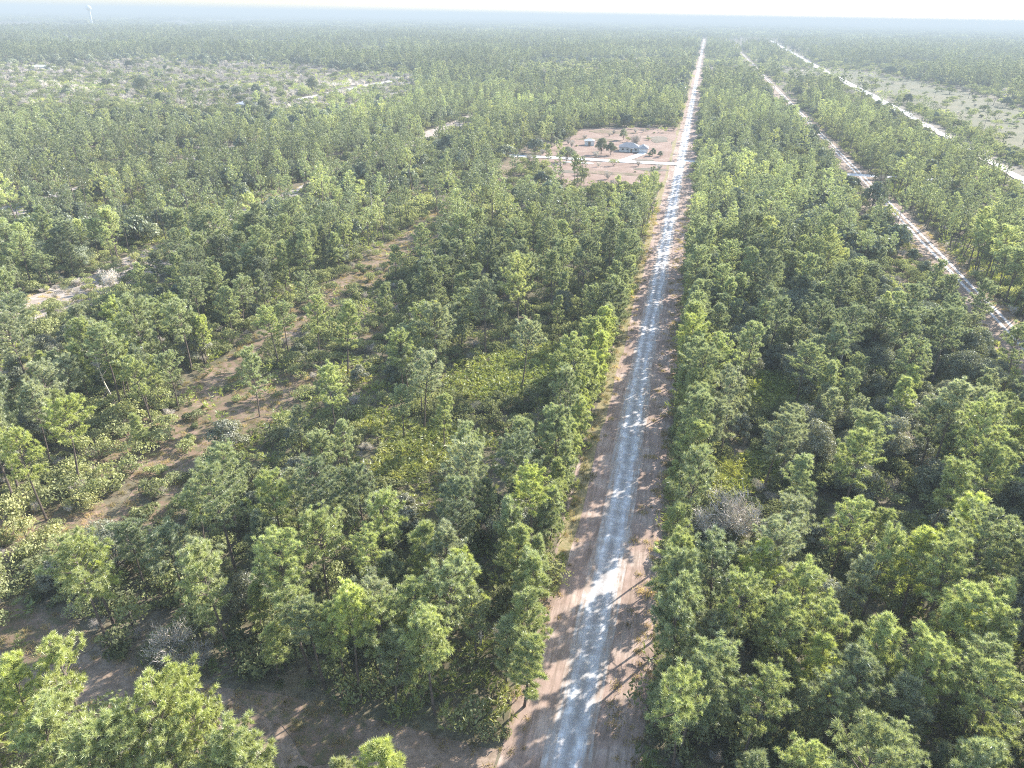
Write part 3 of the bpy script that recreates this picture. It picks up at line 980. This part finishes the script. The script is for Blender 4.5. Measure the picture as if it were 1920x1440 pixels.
rot = rngA.uniform(0, 6.283, len(trees))
for i in np.where(individual)[0]:
    x, y, kind, pi, s, tone = trees[i]
    build_tree(kind, PINES if kind == 'pine' else OAKS, pi, x, y, s, rot[i], tone, Pp[i], kind + '_tree',
               'pines of the near wood' if kind == 'pine' else 'scrub oaks of the near wood')

# everything of this zone that is not an individual
rest = ~individual
near = rest & (dd < 190)
for nm, sel, ms, lab in (
        ('pine_forest', near & ~isoak, [p.full_me for p in PINES], 'pines at the rim of the near wood'),
        ('oak_thicket', near & isoak, [p.full_me for p in OAKS], 'scrub oaks at the rim of the near wood')):
    instancer(nm, lab, 'forest' if 'pine' in nm else 'thicket', ms, A[sel, 0], A[sel, 1], rot[sel], A[sel, 3], A[sel, 2].astype(int))
mid = rest & (dd >= 190)
selp, selo = mid & ~isoak, mid & isoak
instancer('pine_forest', 'middle distance pine wood either side of the white road', 'forest', LOWP, A[selp, 0], A[selp, 1], rot[selp],
          A[selp, 3] * (.95 + .1 * np.sin(A[selp, 0])), A[selp, 2].astype(int) % 6)
instancer('oak_thicket', 'rounded scrub oaks mixed among the middle distance pines', 'thicket', LOWO, A[selo, 0], A[selo, 1], rot[selo], A[selo, 3], A[selo, 2].astype(int) % 6)

# far wood 640 m .. 2600 m
rf = np.random.default_rng(77)
X, Y = jitter_grid(-2700, 1900, 0, 2700, 7.2, rf)
dist = np.hypot(X, Y)
k = ((Y >= 640) | (X < -620) | (X > 420)) & (dist < 2700) & frame_mask(X, Y, mx=260)
X, Y = X[k], Y[k]
Z = zone(X, Y); cd = clear_dist(X, Y)
u = rf.random(len(X))
f = fbm(X, Y, 130, 91)
d = np.clip(.08 + 4.2 * (f - .36), .03, .9)
d = np.where(Z == 3, .04 + .12 * (fbm(X, Y, 70, 44) > .5), d); d = np.where(Z == 4, .03, d)
ok = (u < d) & (cd > 2) & ((veil(X, Y, 11) < .2) | (rf.random(len(X)) < .12))
X, Y, Z = X[ok], Y[ok], Z[ok]
oak = rf.random(len(X)) < np.where(Z == 3, .6, .2)
for nm, sel, ms, lab, cc, sc in (('pine_forest', ~oak, FARP, 'far pine wood fading into haze', 'forest', (1.0, 1.35)), ('oak_thicket', oak, LOWO, 'far scrub oaks among the fading pines', 'thicket', (.9, 1.5))):
    n = int(sel.sum())
    instancer(nm, lab, cc, ms, X[sel], Y[sel], rf.uniform(0, 6.28, n), rf.uniform(*sc, n), rf.integers(0, len(ms), n))

# very far wood as stands of trees 2600 m .. 15000 m
def stand_mesh(seed, n=42, size=70):
    rg = np.random.default_rng(seed); gs = []
    for i in range(n):
        x, y = rg.uniform(-size / 2, size / 2, 2); hh = rg.uniform(8, 15); cw = rg.uniform(3, 5.5)
        c = np.array([x, y, hh * .5]); d = unit(14, rg); d[:, 2] = np.abs(d[:, 2]); N_ = d + rg.normal(0, .4, d.shape); N_ /= np.linalg.norm(N_, axis=1, keepdims=True)
        gs.append(leaves(c + d * np.array([cw, cw, hh * .5]) * .8, N_, rg.uniform(2.4, 4.2, 14), rg, 0))
    return to_mesh('stand', cat_geo(*gs), [M_far])


STD = [stand_mesh(600 + i) for i in range(5)]
X, Y = jitter_grid(-12500, 10500, 0, 15500, 78, rf)
dist = np.hypot(X, Y)
k = (dist >= 2660) & (dist < 15200) & frame_mask(X, Y, mx=140)
X, Y = X[k], Y[k]
k = fbm(X, Y, 700, 93) + rf.normal(0, .06, len(X)) > .43
X, Y = X[k], Y[k]
n = len(X)
instancer('pine_forest', 'most distant wood along the horizon', 'forest', STD, X, Y, rf.uniform(0, 6.28, n), rf.uniform(.9, 1.3, n), rf.integers(0, 5, n))

# ------------------------------------------------------------------ undergrowth
ru = np.random.default_rng(21)
X, Y = jitter_grid(-260, 190, 0, 230, 1.75, ru, .5)
k = frame_mask(X, Y, z=0, mx=200, my=200); X, Y = X[k], Y[k]
Xb, Yb = jitter_grid(-620, 420, 230, 640, 3.8, ru, .5)
k = frame_mask(Xb, Yb, z=0, mx=120, my=100); Xb, Yb = Xb[k], Yb[k]
Xc, Yc = jitter_grid(-1500, 900, 0, 1600, 8, ru, .5)
k = frame_mask(Xc, Yc, z=0, mx=60) & (np.hypot(Xc, Yc) > 600); Xc, Yc = Xc[k], Yc[k]
sizes = np.r_[np.ones(len(X)), np.full(len(Xb), 1.7), np.full(len(Xc), 2.4)]
X = np.r_[X, Xb, Xc]; Y = np.r_[Y, Yb, Yc]
Z = zone(X, Y); cd = clear_dist(X, Y); u = ru.random(len(X))
f1 = fbm(X, Y, 15, 101); f2 = fbm(X, Y, 22, 111)
d = np.clip(.6 + 1.6 * (f1 - .33), .2, .97)
d = np.where(X < -86, d - .12, d)
d = np.where(Z == 1, .95, d); d = np.where(Z == 2, np.where(Y < 48, .06, .34), d); d = np.where(Z == 3, .6, d); d = np.where(Z == 4, .1, d)
d = np.where((X > 3) & (Y < 330), d + .1, d)
lot_in = inside(LOT, X, Y)
ok = (u < d) & ((cd > .35) | (lot_in & (u < .06) & (np.abs(Y - Y1) > 5)) | ((cd < .35) & (X < -60) & (u < .14) & (Y < 300)))
X, Y, Z, cd, sizes, f2 = X[ok], Y[ok], Z[ok], cd[ok], sizes[ok], f2[ok]
Xo, Yo = jitter_grid(-120, 80, 40, 200, 1.0, ru, .5)
ko = (zone(Xo, Yo) == 1) & (clear_dist(Xo, Yo) > .6) & (ru.random(len(Xo)) < .3 + .9 * (fbm(Xo, Yo, 6, 140) > .46)); Xo, Yo = Xo[ko], Yo[ko]; no = len(Xo)
X = np.r_[X, Xo]; Y = np.r_[Y, Yo]; Z = np.r_[Z, np.ones(no, int)]; sizes = np.r_[sizes, np.full(no, .8)]; f2 = np.r_[f2, np.ones(no)]
pal = (Z == 1) | ((f2 > .56) & (ru.random(len(X)) < .75))
tw = ~pal & (ru.random(len(X)) < np.where(Z == 3, .65, np.where(inside(LOT, X, Y), .6, .09)))
sh = ~pal & ~tw
for nm, sel, ms, lab, cc, sc in (('undergrowth', sh, SHR, 'dense leafy undergrowth under the pines', 'undergrowth', (.45, 1.95)),
                                 ('palmetto_cover', pal, PAL, 'yellow-green saw palmetto covering the openings', 'palmetto', (.7, 1.2)),
                                 ('bare_undergrowth', tw, TWm, 'grey leafless scrub mixed into the undergrowth', 'scrub', (.4, .8))):
    n = int(sel.sum())
    instancer(nm, lab, cc, ms, X[sel], Y[sel], ru.uniform(0, 6.28, n), ru.uniform(*sc, n) * sizes[sel], ru.integers(0, len(ms), n))
# straw tufts on the verges, clearings and lots
X, Y = jitter_grid(-150, 90, 20, 260, 1.5, ru, .5)
k = frame_mask(X, Y, z=0, mx=60, my=60); X, Y = X[k], Y[k]
cd = clear_dist(X, Y); Z = zone(X, Y)
k = ((cd < .6) & (np.abs(X - mx) > 3.2) & (ru.random(len(X)) < .34 + .5 * (np.abs(cd) < .9))) | ((Z == 2) & (ru.random(len(X)) < .4))
k &= ~((np.abs(X - ex) < 2.6))
X, Y = X[k], Y[k]; n = len(X)
instancer('grass', 'straw coloured grass tufts on verges and clearings', 'grass', GRS, X, Y, ru.uniform(0, 6.28, n), ru.uniform(.4, 1.0, n), ru.integers(0, 3, n))

# leafless shrubs that stand out
for k, (px, py, s, lab) in enumerate([
        (1385, 975, 2.6, 'large leafless grey shrub between pines opposite the house side of the white road'), (1335, 985, 1.9, 'smaller leafless shrub nearer the road than the large grey one'),
        (320, 1215, 1.7, 'pale leafless shrub by the dirt cross track, the paler of two'), (365, 1235, 1.2, 'low grey leafless shrub beside the pale one near the cross track'),
        (1700, 845, 1.9, 'pinkish leafless shrub among grey-green trees between the two sand roads'), (1740, 870, 1.3, 'bare grey shrub touching the pinkish one'),
        (1600, 1010, 1.3, 'reddish-brown bare shrub under tall pines between the two sand roads'), (205, 525, 1.8, 'grey bare shrub beside the pale overgrown track'),
        (1390, 470, 1.7, 'bare brown shrub in the oak thicket opposite the house'), (930, 950, 1.3, 'brown bare shrub under pines on the house side of the road')]):
    x, y = at(px, py, 1.2 * s)
    e = empty('bare_shrub', (x, y, 0), k * 1.3); e.scale = (s, s, s)
    a, b = TW[k % 4]
    if k < 4:
        st = mesh_obj('stem', (a[0], a[1], a[2] * 0), [M_twig], e); tg = mesh_obj('twigs', (b[0], b[1], b[2] * 0), [M_twig], e)
        if k == 0: TWO = []
        TWO.append((st, tg))
    else:
        for o in TWO[k % 4]: link(o.copy(), e)
    tag(e, lab, 'shrub', 'leafless shrubs')

rd = np.random.default_rng(3)
for k, (px, py, h, lean, lab) in enumerate([
        (900, 1215, 5, .12, 'short grey dead pine among shrubs just above the cross track'), (1560, 720, 11, .08, 'bare dead pine between the two sand roads'),
        (1835, 880, 10, .12, 'pale dead pine with broken top near the frame edge'), (700, 430, 12, .1, 'slim dead pine beside the pink dirt track'),
        (215, 760, 10, .15, 'grey dead pine beyond the pink dirt track'), (1470, 560, 11, .06, 'dead pine standing above the scrub oaks'),
        (1690, 1150, 12, .1, 'dead pine among bright green pines near the bottom')]):
    x, y = at(px, py)
    e = empty('dead_tree', (x, y, 0), k * 1.1); e.rotation_euler = (lean, .3 * lean, k * 1.1)
    tag(e, lab, 'dead tree')
    z = np.linspace(0, h, 7)
    st_ = np.stack([.12 * np.sin(z * .8 + k), .12 * np.cos(z * .6), z], 1)
    mesh_obj('trunk', tube(st_, .15 * (1 - .8 * z / h) + .015, 7), [M_twig], e)
    bs = []
    for j in range(16):
        zz = h * rd.uniform(.45, .97); a_ = rd.uniform(0, 6.28); L = rd.uniform(.5, 2.0) * (1.3 - zz / h)
        p0 = np.array([.12 * math.sin(zz * .8 + k), .12 * math.cos(zz * .6), zz]); d_ = np.array([math.cos(a_), math.sin(a_), rd.uniform(-.1, .6)])
        bs.append(tube([p0, p0 + d_ * L * .5, p0 + d_ * L + [0, 0, .2]], [.045, .03, .012], 4))
    mesh_obj('limbs', cat_geo(*bs), [M_twig], e)

# ------------------------------------------------------------------ the house
def paint(name, c, rough=.6):
    m, t, p, out = new_mat(name)
    g = N(t, 'ShaderNodeNewGeometry').outputs['Position']
    v = ramp(t, noise(t, g, .8, 4, .6), [(.3, tuple(a * .86 for a in c)), (.7, c)])
    t.links.new(v, p.inputs['Base Color']); p.inputs['Roughness'].default_value = rough
    return m


M_wall = paint('white_stucco', (.74, .73, .70)); M_roof = paint('grey_shingle', (.27, .28, .30), .85)
M_glass = paint('dark_window', (.04, .05, .06), .15); M_white = paint('white_paint', (.80, .80, .80))
M_conc = paint('driveway_concrete', (.70, .69, .66), .9); M_brown = paint('brown_board', (.22, .15, .10), .8)
M_tank = paint('tower_white', (.80, .82, .84)); M_farroof = paint('pale_roof', (.62, .62, .62), .7)


def gable(x0, x1, y0, y1, z0, z1, over=.5, axis='x'):
    """hip roof with thickness over a rectangle"""
    x0, x1, y0, y1 = x0 - over, x1 + over, y0 - over, y1 + over
    w = (y1 - y0) / 2 if axis == 'x' else (x1 - x0) / 2
    if axis == 'x':
        rp = [(x0 + w * .95, (y0 + y1) / 2, z1), (x1 - w * .95, (y0 + y1) / 2, z1)]
    else:
        rp = [((x0 + x1) / 2, y0 + w * .95, z1), ((x0 + x1) / 2, y1 - w * .95, z1)]
    V = np.array([(x0, y0, z0), (x1, y0, z0), (x1, y1, z0), (x0, y1, z0), (x0, y0, z0 - .2), (x1, y0, z0 - .2), (x1, y1, z0 - .2), (x0, y1, z0 - .2)] + rp, float)
    if axis == 'x': T = [(0, 1, 9), (0, 9, 8), (1, 2, 9), (2, 3, 8), (2, 8, 9), (3, 0, 8)]
    else: T = [(0, 1, 8), (1, 2, 9), (1, 9, 8), (2, 3, 9), (3, 0, 8), (3, 8, 9)]
    for a, b in ((0, 1), (1, 2), (2, 3), (3, 0)): T += [(a + 4, b + 4, b), (a + 4, b, a)]
    T += [(4, 6, 5), (4, 7, 6)]
    T = np.array(T)
    return V, T, np.zeros(len(T), int)


hx, hy = at(1182, 287)
hs = empty('house', (hx, hy + 3, 0), R(4))
hs.scale = (.74, .74, .74)
tag(hs, 'white house with grey-blue hip roof on the bare pink lot', 'house')
mesh_obj('wall', cat_geo(box(-8, 5, 0, 9, 0, 2.9), box(5.003, 11, -2.5, 7.5, 0, 2.9)), [M_wall], hs)
mesh_obj('roof', gable(-8, 5.2, 0, 9, 2.95, 5.6), [M_roof], hs)
mesh_obj('roof', gable(5.2, 11, -2.5, 7.5, 2.98, 4.9, .5, 'y'), [M_roof], hs)
gd = mesh_obj('garage_door', box(5.9, 10.1, -2.56, -2.505, 0, 2.3), [M_white], hs)
for wx in (-6.4, -3.2, 2.3):
    wf = mesh_obj('window', box(wx, wx + 1.5, -.06, 0, .9, 2.3), [M_white], hs)
    mesh_obj('pane', box(wx + .1, wx + 1.4, -.075, -.06, 1.0, 2.2), [M_glass], wf)
dr = mesh_obj('door', box(-.4, .7, -.06, 0, 0, 2.2), [M_brown], hs)
mesh_obj('handle', box(.5, .56, -.1, -.06, 1, 1.15), [M_glass], dr)
for px_ in (-1.0, 1.2):
    mesh_obj('porch_post', box(px_, px_ + .15, -2.0, -1.85, 0, 2.6), [M_white], hs)
mesh_obj('porch_roof', box(-1.3, 1.7, -2.2, -.5, 2.6, 2.75), [M_roof], hs)
dx, dy = at(1183, 298)
S('driveway', blob_sheet(np.array([(hx + 4.5, hy + .8), (hx + 8.2, hy + .8), (hx + 1.5, Y1 + 2), (hx - 3.5, Y1 + 2)]), .03, .4, 4, 33), M_conc, 'white driveway from the cross street up to the house', .1)
sx_, sy_ = at(1078, 305)
S('driveway', blob_sheet(np.array([(sx_ - 6, sy_ - 1.6), (sx_ + 9, sy_ - 1.2), (sx_ + 9, sy_ + 1.3), (sx_ - 6, sy_ + 1.0)]), .034, .4, 4, 34), M_conc, 'short white slab beside the dark round oak', .1)

lot_r = np.random.default_rng(9)
for k, (px, py, sx, sy) in enumerate([(1060, 322, 12, 3), (1150, 325, 16, 4), (1220, 318, 8, 4), (1120, 262, 14, 5), (1200, 300, 7, 2.2), (1050, 283, 8, 3), (1235, 262, 5, 14), (1150, 248, 16, 7)]):
    x, y = at(px, py); th = np.linspace(0, 6.283, 9)[:-1]
    S('grass_patch', blob_sheet(np.stack([x + sx * np.cos(th), y + sy * np.sin(th)], 1), 0, min(sx, sy) * .45, 6, 90 + k), M_bare if k % 2 else M_scrub, 'dull grassy patch on the pink lot')
# a shed left of the house
x, y = at(1105, 272)
sh_ = empty('shed', (x, y, 0), R(8)); tag(sh_, 'small pale shed at the back of the pink lot', 'shed')
mesh_obj('wall', box(-2.5, 2.5, -1.8, 1.8, 0, 2.3), [M_wall], sh_)
mesh_obj('roof', gable(-2.5, 2.5, -1.8, 1.8, 2.35, 3.3, .3), [M_farroof], sh_)
mesh_obj('door', box(-.6, .6, -1.86, -1.8, 0, 2), [M_brown], sh_)

# single trees standing on the lot
for px, py, kind, pi, s, tone, lab in (
        (1063, 291, 'oak', 4, .95, 4, 'dark round oak alone on the pink lot beside a white slab'), (1128, 277, 'oak', 2, .9, 4, 'large blue-green oak beside the house'),
        (1146, 279, 'oak', 1, .9, 4, 'smaller oak touching the large blue-green one by the house'), (1224, 280, 'oak', 5, .9, 3, 'low bush between house and white road'),
        (1239, 283, 'oak', 5, .7, 4, 'dark bush on the lot closest to the white road'), (1040, 262, 'oak', 3, .9, 3, 'grey-green oak at the back corner of the lot'),
        (1170, 252, 'oak', 1, .9, 2, 'olive tree behind the house'), (1012, 270, 'pine', 7, 1, 3, 'grey-green pine at the wood end of the pink lot'),
        (1028, 300, 'pine', 4, .8, 2, 'small pine beside the dark round oak'), (1085, 337, 'pine', 7, .9, 2, 'pine on the near edge of the pink lot')):
    x, y = at(px, py, 3)
    pr = (OAKS if kind == 'oak' else PINES)
    e = build_tree(kind, pr, pi, x, y, s, px, tone, (px, py), kind + '_tree', 'trees on the house lot')
    e['label'] = lab
x, y = at(1192, 264, 3)
e = empty('bare_tree', (x, y, 0)); e.scale = (2.2, 2.2, 2.4)
for o, nm in zip(TWO[1], ('trunk', 'crown')):
    c = o.copy(); c.name = nm; link(c, e)
tag(e, 'grey leafless tree directly behind the house roof', 'tree')

# far houses
for k, (px, py, w, d, lab) in enumerate([(468, 204, 15, 8, 'pale-roofed house among dark oaks by the brown scrub'), (1345, 52, 60, 22, 'white building near the vanishing end of the road'),
                                         (1385, 53, 90, 24, 'long pale building next to the white one near the horizon'), (80, 131, 22, 12, 'pale house at the far edge of the brown scrub'),
                                         (1415, 52, 55, 24, 'pale building at the end of the row near the horizon')]):
    x, y = at(px, py)
    e = empty('house' if w < 30 else 'building', (x, y, 0), R(6 * k)); tag(e, lab, 'house' if w < 30 else 'building')
    hh = 3 if w < 30 else 9
    mesh_obj('wall', box(-w / 2, w / 2, -d / 2, d / 2, 0, hh), [M_wall], e)
    mesh_obj('roof', gable(-w / 2, w / 2, -d / 2, d / 2, hh + .25, hh * 1.7, .5), [M_farroof], e)
    mesh_obj('door', box(-1.2, 1.2, -d / 2 - .06, -d / 2, 0, 2.4), [M_brown], e)
    for q in (-.32, -.18, .18, .32):
        mesh_obj('window', box(q * w - .7, q * w + .7, -d / 2 - .06, -d / 2, 1, 2.3), [M_glass], e)
for k, (px, py, s) in enumerate(((488, 196, 1.3), (498, 214, 1.5), (470, 216, 1.2), (268, 172, 1.6), (105, 122, 1.5), (585, 168, 1.3), (120, 128, 1.4))):
    x, y = at(px, py, 3)
    e = build_tree('oak', OAKS, k % 3, x, y, s * 1.15, k, 4, (px, py), 'oak_tree', 'dark oaks of the brown scrub')

# water tower on the horizon
v = np.array(at(176, 60)); v = v / np.linalg.norm(v) * 3600
wt = empty('water_tower', (v[0], v[1], 0)); tag(wt, 'white water tower standing above the hazy horizon', 'water tower')
th = np.linspace(0, 1, 9)
mesh_obj('tank', tube([(0, 0, 52 + 22 * t_) for t_ in th], [max(.6, 11 * math.sin(math.pi * min(.98, max(.03, t_))) ** .6) for t_ in th], 20), [M_tank], wt)
mesh_obj('stem', tube([(0, 0, 0), (0, 0, 6), (0, 0, 30), (0, 0, 53)], [9, 4.5, 4.2, 5], 16), [M_tank], wt)

# ------------------------------------------------------------------ haze
HZ = 88.0
hb = box(-17400, 17400, -900, 17600, -1.0, HZ)
hm = bpy.data.materials.new('haze_air'); hm.use_nodes = True
t = hm.node_tree
t.nodes.remove(t.nodes['Principled BSDF'])
pv = t.nodes.new('ShaderNodeVolumePrincipled')
pv.inputs['Color'].default_value = (.44, .505, .555, 1)
pv.inputs['Density'].default_value = 0.00042
pv.inputs['Anisotropy'].default_value = 0.0
t.links.new(pv.outputs[0], t.nodes['Material Output'].inputs['Volume'])
hz = mesh_obj('haze', hb, [hm])
tag(hz, 'pale blue haze over the distant wood', kind='stuff')
print('TREES', len(trees), 'individual', int(individual.sum()), 'pines', int((individual & ~isoak).sum()), 'max ind depth', dd[individual].max())
